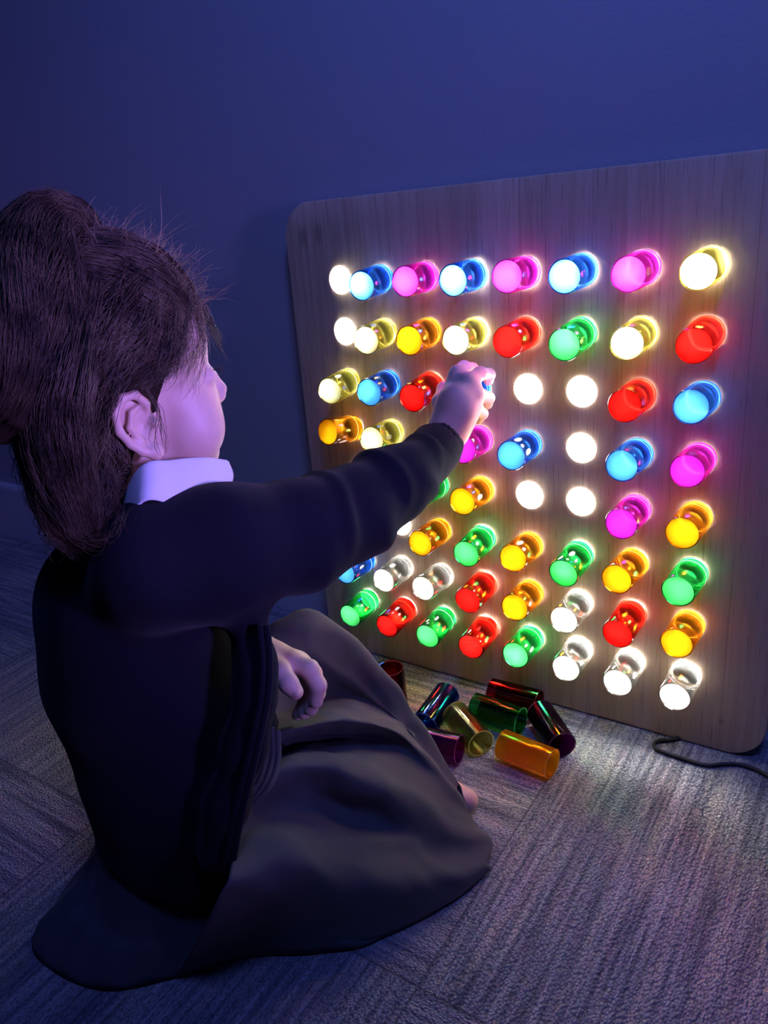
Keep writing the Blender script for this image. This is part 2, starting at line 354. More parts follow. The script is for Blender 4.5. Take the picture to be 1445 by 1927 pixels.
def loose(kind, A, B, label):
    A, B = Vector(A), Vector(B); d = (B-A).normalized(); C = (A+B)/2
    q = Vector((0, 0, 1)).rotation_difference(d)
    M = Matrix.Translation(C-d*LL/2) @ q.to_matrix().to_4x4()
    o = empty('loose_peg', M); tag(o, label, 'loose peg', 'loose pegs lying on the carpet')
    link('tube', variant(lt_me, LT[kind]), None, o); link('inner_disc', variant(ld_me, LD[kind]), None, o)
    link('rim', variant(lr_me, LR[kind]), None, o); link('rim', variant(lr2_me, LR[kind]), None, o)
    return o
ZC = RO+0.0012
loose('orange', (.3035, -.1305, ZC), (.3765, -.1372, ZC), 'bright orange peg lying on the carpet nearest the camera, unlit')
loose('green', (.2310, -.0740, ZC), (.3060, -.0775, ZC), 'dark green see-through peg lying on the carpet behind the orange one')
loose('yellow', (.2145, -.1025, ZC), (.2760, -.1420, ZC), 'pale yellow see-through peg lying between the blue and orange loose pegs')
loose('purple', (.3215, -.0475, ZC), (.3745, -.0990, ZC), 'dark purple peg lying at the right end of the loose heap')
loose('darkred', (.2386, -.0325, ZC), (.3103, -.0305, ZC), 'dark red peg lying flat against the bottom edge of the board')
loose('blue', (.1815, -.0690, ZC+.002), (.1865, -.1400, ZC), 'dark blue see-through peg lying beside the grey skirt')
loose('magenta', (.1835, -.1745, ZC), (.2555, -.1655, ZC), 'violet peg partly hidden by the skirt, lying in front of the blue one')
loose('darkred', (.1131, -.1090, .0745), (.1131, -.1090, .0015), 'dark red peg standing upright on the carpet behind the skirt')

# ------------------------------------------------------------------ the cord of the board
def PX(px, py, axis, val):
    d = RW.T @ np.array([(px-PW/2)/FPX, (py-PH/2)/FPX, 1.0]); s = (val-CAM[axis])/d[axis]; return CAM+s*d
def D(px, py, depth):
    return CAM + depth*(RW.T @ np.array([(px-PW/2)/FPX, (py-PH/2)/FPX, 1.0]))
def tube_bm(pts, rad, n=10, bm=None, caps=True):
    """a round tube through pts (Catmull-Rom already applied by the caller)"""
    bm = bm or bmesh.new(); P = [Vector(p) for p in pts]; m = len(P)
    R = rad if hasattr(rad, '__len__') else [rad]*m
    t0 = (P[1]-P[0]).normalized(); nrm = t0.orthogonal().normalized(); rings = []
    for i in range(m):
        t = (P[min(i+1, m-1)]-P[max(i-1, 0)]).normalized()
        nrm = (nrm - t*nrm.dot(t)); nrm = nrm.normalized() if nrm.length > 1e-6 else t.orthogonal().normalized()
        b = t.cross(nrm)
        rings.append([bm.verts.new(P[i]+(nrm*math.cos(2*math.pi*k/n)+b*math.sin(2*math.pi*k/n))*R[i]) for k in range(n)])
    for a, b in zip(rings, rings[1:]):
        for k in range(n): bm.faces.new((a[k], a[(k+1) % n], b[(k+1) % n], b[k]))
    if caps and n > 3: bm.faces.new(rings[0][::-1]); bm.faces.new(rings[-1])
    return bm
def crom(P, n=8):
    P = np.array([np.array(p, float) for p in P]); Q = np.vstack([2*P[0]-P[1], P, 2*P[-1]-P[-2]]); out = []
    for i in range(1, len(Q)-2):
        for t in np.arange(n)/n:
            a, b, c, d = Q[i-1:i+3]
            out.append(0.5*(2*b+(c-a)*t+(2*a-5*b+4*c-d)*t*t+(3*b-a-3*c+d)*t**3))
    out.append(P[-1]); return np.array(out)
s = NT('black_rubber'); s.bsdf((0.012, 0.013, 0.015), 0.45); M_BLACK = s.m
zc = 0.0032
cp = [(0.520, 0.022, zc+0.001)] + [PX(x, y, 2, zc) for x, y in ((1262, 1392), (1243, 1393), (1231, 1400), (1236, 1410), (1256, 1418), (1284, 1427), (1312, 1436), (1335, 1440), (1360, 1438), (1388, 1438), (1414, 1445), (1438, 1456), (1480, 1480), (1560, 1500), (1700, 1480))]
tag(link('power_cord', bm_mesh('power_cord', tube_bm(crom(cp, 8), 0.0026, 10)), M_BLACK), 'thin black power cord looping out from under the board onto the carpet', 'cord')

# ------------------------------------------------------------------ implicit surfaces for the figure
class Field:
    def __init__(s, lo, hi, res):
        s.lo = np.array(lo, float); s.res = res; s.n = np.ceil((np.array(hi)-s.lo)/res).astype(int)+1
        s.d = np.full(s.n, 1.0, np.float32)
    def _win(s, lo, hi):
        a = np.maximum(np.floor((lo-s.lo)/s.res).astype(int), 0); b = np.minimum(np.ceil((hi-s.lo)/s.res).astype(int)+1, s.n)
        if np.any(b <= a): return None
        g = [s.lo[i]+np.arange(a[i], b[i])*s.res for i in range(3)]
        X, Y, Z = np.meshgrid(*g, indexing='ij'); return (slice(a[0], b[0]), slice(a[1], b[1]), slice(a[2], b[2])), X, Y, Z
    def _put(s, sl, f, k, sub):
        cur = s.d[sl]
        if sub:
            f = -f; h = np.clip(0.5-0.5*(cur-f)/k, 0, 1); s.d[sl] = cur*(1-h)+f*h+k*h*(1-h)
        else:
            h = np.clip(0.5+0.5*(cur-f)/k, 0, 1); s.d[sl] = cur*(1-h)+f*h-k*h*(1-h)
    def cap(s, a, b, ra, rb, k=0.01, sub=False):
        a, b = np.array(a, float), np.array(b, float); m = max(ra, rb)+k*1.5+3*s.res
        w = s._win(np.minimum(a, b)-m, np.maximum(a, b)+m)
        if w is None: return
        sl, X, Y, Z = w; v = b-a; L = max(v@v, 1e-12)
        t = np.clip(((X-a[0])*v[0]+(Y-a[1])*v[1]+(Z-a[2])*v[2])/L, 0, 1)
        f = np.sqrt((X-a[0]-t*v[0])**2+(Y-a[1]-t*v[1])**2+(Z-a[2]-t*v[2])**2)-(ra+(rb-ra)*t)
        s._put(sl, f, k, sub)
    def chain(s, pts, rad, k=0.01, sub=False):
        for i in range(len(pts)-1): s.cap(pts[i], pts[i+1], rad[i], rad[i+1], k, sub)
    def ell(s, c, r, R=None, k=0.01, sub=False):
        """ellipsoid; the rows of R are its axes"""
        c = np.array(c, float); r = np.array(r, float); R = np.eye(3) if R is None else np.array(R)
        ext = np.sqrt(((R*r[:, None])**2).sum(0))+k*1.5+3*s.res
        w = s._win(c-ext, c+ext)
        if w is None: return
        sl, X, Y, Z = w; X, Y, Z = X-c[0], Y-c[1], Z-c[2]
        q = [(R[i, 0]*X+R[i, 1]*Y+R[i, 2]*Z) for i in range(3)]
        k0 = np.sqrt(sum((q[i]/r[i])**2 for i in range(3))); k1 = np.sqrt(sum((q[i]/r[i]**2)**2 for i in range(3)))
        s._put(sl, (k0*(k0-1)/np.maximum(k1, 1e-9)), k, sub)
    def mesh(s):
        d = s.d; S = d < 0; nx, ny, nz = d.shape
        acc = np.zeros((nx-1, ny-1, nz-1, 3), np.float32); cnt = np.zeros((nx-1, ny-1, nz-1), np.float32)
        off = [(0, 0), (1, 0), (0, 1), (1, 1)]
        for ax in range(3):
            for o in off:
                i0 = [0, 0, 0]; oth = [q for q in range(3) if q != ax]; i0[oth[0]], i0[oth[1]] = o; i1 = list(i0); i1[ax] = 1
                A = d[i0[0]:nx-1+i0[0], i0[1]:ny-1+i0[1], i0[2]:nz-1+i0[2]]; B = d[i1[0]:nx-1+i1[0], i1[1]:ny-1+i1[1], i1[2]:nz-1+i1[2]]
                idx = np.nonzero((A < 0) != (B < 0)); a, b = A[idx], B[idx]; t = a/(a-b)
                for q in range(3): acc[idx+(q,)] += i0[q]+(t if q == ax else 0)
                cnt[idx] += 1
        cell = np.nonzero(cnt); ids = np.full(cnt.shape, -1, np.int64); ids[cell] = np.arange(len(cell[0]))
        V = (np.stack(cell, 1)+acc[cell]/cnt[cell][:, None])*s.res+s.lo
        F = []
        for ax in range(3):
            u, v = [q for q in range(3) if q != ax]
            sl0 = [slice(1, -1)]*3; sl0[ax] = slice(0, -1); sl1 = list(sl0); sl1[ax] = slice(1, None)
            sl0, sl1 = tuple(sl0), tuple(sl1)
            A, B = S[sl0], S[sl1]; idx = np.array(np.nonzero(A != B)); flip = A[tuple(idx)]
            base = idx.copy(); base[u] += 1; base[v] += 1
            def at(du, dv):
                c = base.copy(); c[u] += du; c[v] += dv; return ids[tuple(c)]
            q = np.stack([at(-1, -1), at(0, -1), at(0, 0), at(-1, 0)], 1)
            if ax == 1: flip = ~flip
            q[~flip] = q[~flip][:, ::-1]; F.append(q)
        return V, np.concatenate(F)
def np_mesh(name, V, F, smooth=True):
    me = bpy.data.meshes.new(name); F = np.asarray(F)
    me.vertices.add(len(V)); me.vertices.foreach_set('co', np.asarray(V, np.float32).ravel())
    k = F.shape[1]; me.loops.add(F.size); me.loops.foreach_set('vertex_index', F.ravel().astype(np.int32))
    me.polygons.add(len(F)); me.polygons.foreach_set('loop_start', (np.arange(len(F))*k).astype(np.int32))
    me.polygons.foreach_set('loop_total', np.full(len(F), k, np.int32))
    me.update(calc_edges=True); me.validate()
    me.polygons.foreach_set('use_smooth', np.full(len(me.polygons), smooth)); me.update(); return me
def relax(V, F, it=3, lam=0.5):
    V = V.copy(); e = np.concatenate([F[:, [0, 1]], F[:, [1, 2]], F[:, [2, 3]], F[:, [3, 0]]]); n = len(V)
    deg = np.bincount(e.ravel(), minlength=n)[:, None]
    for _ in range(it):
        acc = np.stack([np.bincount(e[:, 0], V[e[:, 1], q], n)+np.bincount(e[:, 1], V[e[:, 0], q], n) for q in range(3)], 1)
        V = V+lam*(acc/deg-V)
    return V
def vnormals(V, F):
    fn = np.cross(V[F[:, 2]]-V[F[:, 0]], V[F[:, 3]]-V[F[:, 1]]); N = np.zeros_like(V)
    for k in range(4):
        for q in range(3): N[:, q] += np.bincount(F[:, k], fn[:, q], len(V))
    return N/np.maximum(np.linalg.norm(N, axis=1, keepdims=True), 1e-12)
def waves(P, dirs):
    """sum of soft ridges: (direction vector = wave number per metre, phase, amplitude, sharpness)"""
    o = np.zeros(len(P))
    for k, ph, a, sh in dirs:
        o += a*(0.5+0.5*np.sin(P@np.array(k)+ph+1.3*np.sin(P@(np.array(k)[[1, 2, 0]]*0.4))))**sh
    return o

# ------------------------------------------------------------------ materials of the figure
def mat_skin():
    s = NT('child_skin'); o = s.obj()
    n = s.noise(o, 55, 3); c = s.mix(n, (0.66, 0.42, 0.33), (0.75, 0.52, 0.42))
    s.bsdf(c, 0.52, s.bump(s.noise(o, 900, 2), 0.00012, 0.35), Subsurface_Weight=0.18, Subsurface_Radius=(0.010, 0.0045, 0.0025), Subsurface_Scale=0.6); return s.m
def mat_knit(name, ca, cb, sc=1.0, rough=0.95, bd=0.0007, sheen=0.35):
    s = NT(name); o = s.obj()
    a = s.noise(o, 900*sc, 3, 0.7); b = s.noise(o, 60, 3, 0.6)
    c = s.mix(a, ca, cb)
    s.bsdf(c, rough, s.bump(s.math('ADD', a, s.math('MULTIPLY', b, 0.7)), bd, 0.8), Sheen_Weight=sheen, Sheen_Roughness=0.4, Specular_IOR_Level=0.1); return s.m
def mat_hair(name='hair_strands', ca=(0.035, 0.022, 0.017), cb=(0.18, 0.115, 0.075), rough=0.42):
    s = NT(name); o = s.obj()
    c = s.mix(s.ramp(s.noise(o, 45, 2, 0.5), [(0.30, (0, 0, 0)), (0.75, (1, 1, 1))]), ca, cb)
    nd = s.bsdf(c, rough, None, Specular_IOR_Level=0.45 if rough < .8 else 0.05)
    tl = s.n('ShaderNodeBsdfTranslucent'); s.l(c, tl.inputs[0]); m = s.n('ShaderNodeMixShader'); m.inputs[0].default_value = 0.3
    s.l(nd.outputs[0], m.inputs[1]); s.l(tl.outputs[0], m.inputs[2]); s.l(m.outputs[0], s.out.inputs[0]); return s.m
M_SKIN = mat_skin()
M_CARD = mat_knit('navy_wool_knit', (0.004, 0.005, 0.010), (0.013, 0.014, 0.024), 1.0, 0.95, 0.0006, 0.06)
M_SKIRT = mat_knit('grey_pinafore_cloth', (0.042, 0.047, 0.052), (0.135, 0.142, 0.148), 1.6, 0.92, 0.00035, 0.1)
M_SHIRT = mat_knit('white_shirt_cotton', (0.74, 0.74, 0.80), (0.82, 0.82, 0.86), 1.0, 0.8, 0.0002, 0.0)
M_HAIR = mat_hair(); M_HAIRB = mat_hair('hair_mass', (0.020, 0.013, 0.010), (0.050, 0.032, 0.022), .9)

# ------------------------------------------------------------------ frames of the figure
UPV = np.array([0, 0, 1.0])
Ff = np.array([0.577, 0.816, 0.0]); Ff /= np.linalg.norm(Ff); Lf = np.cross(UPV, Ff)     # the way the head faces, and its left
ya, pt = math.radians(68), math.radians(6); Lh = np.array([-math.sin(ya), math.cos(ya), 0.0])
Fh = np.array([math.cos(ya)*math.cos(pt), math.sin(ya)*math.cos(pt), math.sin(pt)]); Uh = np.cross(Fh, Lh)
HC = D(263, 800, .68) + Lh*0.075 + Fh*0.012                                              # between the ears
HR = np.array([Fh, Lh, Uh])
def H(x, y, z): return HC + x*Fh + y*Lh + z*Uh
SR = D(285, 1065, .672); SL = SR + Lf*0.185 + UPV*0.0
MID = (SR+SL)/2
PEL = np.array([0.085, -0.475, 0.095])

# ---- head and neck
f = Field(HC-np.array([.135, .135, .175]), HC+np.array([.135, .135, .155]), 0.0016)
f.ell(H(-.014, 0, .054), (.089, .070, .077), HR, .004)
f.ell(H(.046, 0, .050), (.047, .056, .050), HR, .02)
f.ell(H(.042, 0, -.010), (.045, .054, .052), HR, .02)
f.ell(H(.034, 0, -.052), (.040, .044, .032), HR, .02)
f.ell(H(.056, 0, -.073), (.014, .016, .012), HR, .014)
for sgn in (-1, 1):
    f.ell(H(.045, .033*sgn, -.034), (.0275, .0250, .027), HR, .018)
    f.ell(H(.096, .031*sgn, .009), (.012, .018, .009), HR, .010, True)
    f.ell(H(.0715, .030*sgn, .009), (.0115, .0135, .0095), HR, .005)
    f.ell(H(.086, .030*sgn, .0085), (.0065, .0095, .0032), HR, .001, True)
    f.ell(H(.0865, .008*sgn, -.020), (.008, .006, .006), HR, .005)
    f.cap(H(.090, .0045*sgn, -.0265), H(.087, .0045*sgn, -.0235), .0022, .0022, .001, True)
f.chain([H(.082, 0, .018), H(.087, 0, .001), H(.0935, 0, -.0145)], [.006, .0062, .0073], .007)
f.ell(H(.074, 0, -.041), (.008, .016, .0045), HR, .005); f.ell(H(.071, 0, -.0500), (.008, .0135, .0055), HR, .005)
f.cap(H(.0835, -.013, -.0452), H(.0835, .013, -.0452), .0020, .0020, .0015, True)
f.chain([H(-.020, 0, -.01), H(-.028, 0, -.07), H(-.035, 0, -.14)], [.050, .043, .050], .02)
for sgn in (-1, 1):                                                 # ears
    def E(x, y, z): return H(x, sgn*y, z)
    
    f.ell(E(-.014, .070, .001), (.0165, .0045, .0270), HR, .004)
    hel = [E(-.001, .070, .004), E(-.0005, .0755, .016), E(-.008, .0785, .0275), E(-.020, .0805, .0285), E(-.0300, .0810, .0180), E(-.0315, .0800, .002), E(-.0260, .0780, -.012), E(-.0180, .0765, -.022), E(-.0090, .0755, -.0275)]
    f.chain(hel, [.0030, .0036, .0040, .0042, .0042, .0040, .0040, .0048, .0060], .0022)
    f.ell(E(-.0065, .0745, -.0275), (.0075, .0055, .0085), HR, .003)
    f.chain([E(-.006, .0745, .016), E(-.016, .0765, .013), E(-.0215, .0770, .001), E(-.0165, .0760, -.013), E(-.009, .0740, -.019)], [.0018, .0028, .0032, .0030, .0022], .0022)
    f.ell(E(-.0095, .0790, -.001), (.0075, .0070, .0105), HR, .002, True)
    f.ell(E(.0010, .0730, -.002), (.004, .004, .006), HR, .003)
V1, F1 = f.mesh(); V1 = relax(V1, F1, 2)

# ---- hands
def Y_(px, py, y): return PX(px, py, 1, y)
f = Field(np.array([.12, -.24, .36]), np.array([.36, -.005, .57]), 0.0016)
WR = Y_(818, 852, -.125); FA = Y_(760, 905, -.20)
f.chain([FA, WR, Y_(842, 800, -.110)], [.024, .0205, .021], .012)
K = [Y_(862, 704, -.082), Y_(885, 718, -.092), Y_(895, 742, -.094), Y_(892, 766, -.092)]
PB = [Y_(836, 800, -.110), Y_(847, 805, -.112), Y_(856, 812, -.110), Y_(860, 820, -.108)]
for a, b, r in zip(PB, K, (.0150, .0145, .0135, .0120)): f.cap(a, b, r, r*0.78, .010)
f.ell(Y_(858, 765, -.108), (.024, .015, .026), None, .012)
fing = [
 ([K[0], Y_(873, 692, -.063), Y_(889, 694, -.040), Y_(898, 706, -.024)], [.0092, .0082, .0072, .0062]),
 ([K[1], Y_(903, 703, -.073), Y_(920, 705, -.049), Y_(919, 716, -.034)], [.0095, .0082, .0074, .0066]),
 ([K[2], Y_(905, 744, -.076), Y_(919, 749, -.056), Y_(917, 761, -.043)], [.0092, .0080, .0074, .0066]),
 ([K[3], Y_(899, 771, -.078), Y_(908, 779, -.063), Y_(901, 790, -.052)], [.0086, .0072, .0066, .0058])]
for p, r in fing: f.chain(p, r, .0035)
f.chain([Y_(836, 800, -.105), Y_(830, 757, -.083), Y_(836, 732, -.060), Y_(846, 728, -.042)], [.0135, .0108, .0085, .0070], .006)
V2, F2 = f.mesh(); V2 = relax(V2, F2, 2)
# left hand resting over the lap
WL = D(470, 1222, .815); 
f = Field(D(545, 1290, .80)-.11, D(545, 1290, .80)+.11, 0.0016)
f.chain([D(430, 1190, .83), WL, D(510, 1240, .81)], [.024, .021, .020], .01)
KL_ = [D(546, 1246, .795), D(562, 1248, .805), D(573, 1257, .818), D(574, 1270, .832)]
BL_ = [D(505, 1246, .80), D(508, 1244, .81), D(512, 1248, .82), D(512, 1256, .825)]
for a, b, r in zip(BL_, KL_, (.0165, .0165, .0155, .014)): f.cap(a, b, r, r*0.74, .010)
for p, r in [
 ([KL_[0], D(582, 1260, .787), D(598, 1290, .788), D(594, 1320, .794)], [.0108, .0100, .0088, .0074]),
 ([KL_[1], D(588, 1268, .800), D(596, 1303, .802), D(585, 1334, .808)], [.0106, .0098, .0088, .0074]),
 ([KL_[2], D(586, 1285, .820), D(586, 1318, .820), D(572, 1342, .822)], [.0100, .0092, .0084, .0070]),
 ([KL_[3], D(578, 1300, .835), D(572, 1326, .835), D(560, 1345, .835)], [.0088, .0080, .0072, .0064])]: f.chain(p, r, .0035)
f.chain([D(512, 1250, .792), D(528, 1266, .774), D(543, 1286, .766), D(556, 1302, .766)], [.0140, .0112, .0095, .0080], .004)
f.ell(D(558, 1305, .7600), (.0040, .0040, .0040), None, .001)
V3, F3 = f.mesh(); V3 = relax(V3, F3, 2)

# ---- trunk, legs and feet under the clothes
kneeL = D(583, 1196, .945)-UPV*.004; kneeR = np.array([.295, -.385, .033])
footL = np.array([.285, -.232, .030]); footR = np.array([.19, -.34, .030])
f = Field(np.array([-.10, -.66, -.01]), np.array([.42, -.10, .52]), 0.004)
f.chain([MID+UPV*.01, MID-UPV*.12, (MID+PEL)/2-UPV*.05, PEL], [.050, .062, .060, .060], .03)
f.cap(SR, SL, .030, .030, .03)
f.cap(PEL-Lf*.035, PEL+Lf*.035, .055, .055, .03)
f.chain([SR, D(560, 1005, .755), D(740, 925, .86), FA], [.032, .028, .023, .022], .01)
f.chain([SL, SL-UPV*.14+Ff*.05, D(430, 1190, .83)], [.034, .028, .023], .01)
f.chain([PEL+Lf*.05, kneeL-UPV*.060-Ff*.01, np.array([.205, -.268, .060]), footL+np.array([-.035, -.022, .004])], [.040, .026, .016, .014], .02)
f.chain([PEL-Lf*.03, kneeR, footR], [.045, .026, .022], .02)
V4, F4 = f.mesh(); V4 = relax(V4, F4, 2)
# the bare foot whose tip shows beside the skirt
f = Field(np.array([.22, -.33, -.005]), np.array([.38, -.16, .09]), 0.0018)
f.chain([footL+np.array([-.025, -.024, .0]), footL+np.array([-.004, -.012, -.008])], [.015, .016], .01)
tip = PX(881, 1510, 2, .017)
f.cap(footL+np.array([-.004, -.012, -.008]), tip-np.array([.004, -.002, .0]), .017, .0150, .01)
V5, F5 = f.mesh(); V5[:, 2] = np.maximum(V5[:, 2], .0015); V5 = relax(V5, F5, 2)
VV, FF, n = [], [], 0
for a, b in ((V1, F1), (V2, F2), (V3, F3), (V4, F4), (V5, F5)): VV.append(a); FF.append(b+n); n += len(a)
person = link('person', np_mesh('person', np.concatenate(VV), np.concatenate(FF)), M_SKIN)
tag(person, 'child in navy cardigan and grey skirt sitting on the carpet, reaching to the board', 'person')

# eyes: small glossy balls in the lids
s = NT('eye'); o = s.obj(); s.bsdf((0.62, 0.60, 0.58), 0.12); M_EYE = s.m
s = NT('eye_lashes'); s.bsdf((0.02, 0.012, 0.01), 0.6); M_LASH = s.m
for sgn in (-1, 1):
    bm = lathe([(0.0098*math.sin(a), 0.0098*math.cos(a)) for a in np.linspace(0, math.pi, 17)], 24, False)
    e = link('eye', bm_mesh('eye', bm), M_EYE, person); e.location = H(.0715, .030*sgn, .0085)
    bm = lathe([(0, .0101), (.0020, .0100), (.0044, .0092), (.0046, .0086)], 24, False)
    ir = link('iris', bm_mesh('iris', bm), M_LASH, e); ir.rotation_euler = Vector((0, 0, 1)).rotation_difference(Vector(Fh)).to_euler()
    bm = bmesh.new()
    for k in range(14):
        t = (k-6.5)/6.5; a = H(.0845-.004*t*t, (.031+.011*t)*sgn, .0125-.003*t*t)
        tube_bm(crom([a, a+Fh*.004-UPV*.0005, a+Fh*.0065+UPV*.0025], 4), [.00022]*4+[.00018]*4+[.00006], 3, bm, False)
    link('eyelashes', bm_mesh('eyelashes', bm), M_LASH, person)

# ---- cardigan
f = Field(np.array([-.12, -.68, .0]), np.array([.36, -.08, .56]), 0.0032)
Cc = lambda z, dx=0, dy=0: np.array([MID[0], MID[1], z])+Ff*dx+Lf*dy
Bt = np.array([Ff, Lf, UPV])
f.ell(Cc(.390, -.022), (.092, .108, .080), Bt, .03)
f.ell(Cc(.31, -.024, -.002), (.106, .106, .100), Bt, .04)
f.ell(Cc(.20, -.020, -.010), (.108, .106, .105), Bt, .04)
f.ell(Cc(.115, -.014, -.012), (.106, .108, .085), Bt, .04)
f.cap(SR-UPV*.002, SL-UPV*.002, .042, .042, .03)
f.ell(MID+UPV*.012-Ff*.006, (.055, .080, .030), Bt, .03)
ARM = [SR, D(420, 1038, .700), D(560, 1005, .755), D(660, 965, .80), D(740, 915, .845), D(800, 868, .892)]
f.chain(ARM, [.052, .055, .0500, .0440, .0375, .0300], .022)
f.chain([SL, SL-UPV*.13+Ff*.05, D(455, 1205, .83)], [.044, .036, .027], .02)
f.cap(D(795, 872, .890), D(826, 838, .915), .0305, .0285, .004)
f.cap(D(826, 838, .915), D(860, 800, .945), .0245, .0245, .002, True)
# open front edge hanging away from the body
f.chain([D(470, 1180, .715), D(480, 1250, .715), D(478, 1320, .715), D(462, 1400, .72), D(432, 1520, .73), D(400, 1620, .74)], [.014, .014, .014, .014, .014, .014], .03)
V, F = f.mesh(); V = relax(V, F, 3)
Nn = vnormals(V, F)
fold = waves(V, [((18, -10, 46), 0.4, .0032, 2.2), ((-35, 22, 30), 1.9, .0026, 2.4), ((50, 30, 20), 2.7, .0020, 2.0)])
armw = np.clip((V[:, 1]-(-.50))/.12, 0, 1)
front = np.clip(((V-MID)@Ff-.045)/.03, 0, 1)*(V[:, 2] < .36)
u = (V-SR)@((ARM[-1]-SR)/np.linalg.norm(ARM[-1]-SR))
bunch = np.zeros(len(V)); AX = (ARM[-1]-SR)/np.linalg.norm(ARM[-1]-SR)
for c_, wd, tw, am in ((.125, .016, -22, .0030), (.178, .011, 30, .0055), (.222, .014, -15, .0050), (.262, .010, 24, .0045), (.300, .012, -30, .0045), (.338, .009, 12, .0040)):
    q = u-c_-((V-SR)@UPV)*tw*.012-.006*np.sin(V[:, 2]*60+c_*50); bunch += am*np.exp(-(q/wd)**2)*(0.45+0.55*np.sin(V[:, 2]*45+c_*70))
bunch *= (V[:, 2] > .36)*np.clip((.40-u)/.02, 0, 1)
V = V+Nn*((fold-.003)*0.8*(1-front)+bunch)[:, None]
V = relax(V, F, 1)
card = link('cardigan', np_mesh('cardigan', V, F), M_CARD, person)
# the cuff of the reaching sleeve and the ribbed hem of the front, seen as thicker bands
a, b = D(806, 860, .898), D(832, 832, .918)
ax = (b-a)/np.linalg.norm(b-a)
bm = lathe([(0.0300, 0), (0.0318, 0.002), (0.0312, 0.030), (0.0296, 0.0345), (0.0262, 0.034), (0.0262, 0)], 48)
q = Vector((0, 0, 1)).rotation_difference(Vector(ax))
bmesh.ops.transform(bm, matrix=Matrix.Translation(Vector(D(798, 868, .890))) @ q.to_matrix().to_4x4(), verts=bm.verts)
link('cuff', bm_mesh('cuff', bm), M_CARD, card)
bm = bmesh.new()
for dx, r in ((0, .0030), (-13, .0030)):
    tube_bm(crom([D(502+dx, 1176, .688), D(508+dx, 1240, .688), D(505+dx, 1310, .690), D(488+dx, 1395, .694), D(468+dx, 1480, .702), D(450+dx, 1560, .712), D(436+dx, 1640, .728)], 8), r, 8, bm)
link('front_band', bm_mesh('front_band', bm), M_CARD, card)

# ---- skirt (pinafore) draped over the raised left knee and the folded right leg
g = lambda px, py, z=.004: tuple(PX(px, py, 2, z))
Dt = lambda *a: tuple(D(*a))
rows = [
 [(-.02, -.24, .004), (.05, -.185, .004), (.12, -.180, .004), (.19, -.212, .004), (.255, -.232, .004), (.318, -.252, .004)],
 [(.03, -.30, .20), (.09, -.235, .17), (.145, -.222, .15), (.20, -.228, .09), (.256, -.236, .055), (.312, -.252, .026)],
 [Dt(505, 1182, .92), Dt(575, 1147, .93), Dt(655, 1192, .945), Dt(745, 1290, .965), Dt(805, 1375, .965), Dt(868, 1475, .955)],
 [Dt(500, 1260, .88), Dt(575, 1225, .905), Dt(645, 1262, .93), Dt(708, 1318, .955), Dt(780, 1385, .955), Dt(860, 1485, .945)],
 [Dt(495, 1350, .86), Dt(560, 1335, .91), Dt(645, 1315, .945), Dt(735, 1348, .955), Dt(790, 1400, .950), Dt(865, 1500, .94)],
 [Dt(490, 1385, .81), Dt(560, 1370, .82), Dt(650, 1355, .85), Dt(745, 1376, .90), Dt(805, 1430, .925), Dt(880, 1520, .935)],
 [Dt(480, 1440, .82), Dt(555, 1402, .885), Dt(640, 1388, .912), Dt(735, 1402, .922), Dt(810, 1460, .918), Dt(895, 1545, .93)],
 [Dt(455, 1500, .76), Dt(520, 1445, .785), Dt(600, 1438, .812), Dt(690, 1463, .84), Dt(800, 1520, .88), Dt(910, 1565, .925)],
 [Dt(440, 1580, .750), Dt(530, 1520, .805), Dt(620, 1515, .848), Dt(710, 1545, .862), Dt(810, 1590, .875), Dt(926, 1590, .915)],
 [Dt(420, 1680, .70), Dt(530, 1640, .742), Dt(640, 1640, .79), Dt(740, 1650, .82), Dt(830, 1650, .85), g(918, 1622, .012)],
 [g(330, 1838), g(465, 1800), g(600, 1792), g(720, 1763), g(850, 1697), g(924, 1635)]]
def patch(rows, nu=12, nv=10):
    R = np.array(rows)                                # rows x cols x 3
    A = np.stack([crom(list(r), nu) for r in R])      # along columns
    B = np.stack([crom(list(A[:, j]), nv) for j in range(A.shape[1])], 1)
    return B
Bp = patch(rows, 14, 12); nr, nc = Bp.shape[:2]
# row 0..: normals and folds
du = np.gradient(Bp, axis=1); dv = np.gradient(Bp, axis=0); Np = np.cross(du, dv); Np /= np.maximum(np.linalg.norm(Np, axis=2, keepdims=True), 1e-9)
if Np[nr//2, nc//2] @ (CAM-Bp[nr//2, nc//2]) < 0: Np = -Np
P = Bp.reshape(-1, 3)
wv = waves(P, [((90, -60, 30), .6, .0032, 2.5), ((-40, 110, 50), 2.2, .0024, 2.5), ((160, 90, 60), .3, .0012, 2)]).reshape(nr, nc)
fade = np.ones((nr, nc)); fade[:14] *= 0.2; fade[-10:] *= np.linspace(1, 0, 10)[:, None]
Bp = Bp + Np*((wv-.003)*fade)[..., None]
Bp[..., 2] = np.maximum(Bp[..., 2], .003)
idx = np.arange(nr*nc).reshape(nr, nc)
Fp = np.stack([idx[:-1, :-1], idx[1:, :-1], idx[1:, 1:], idx[:-1, 1:]], -1).reshape(-1, 4)
Vp = Bp.reshape(-1, 3)
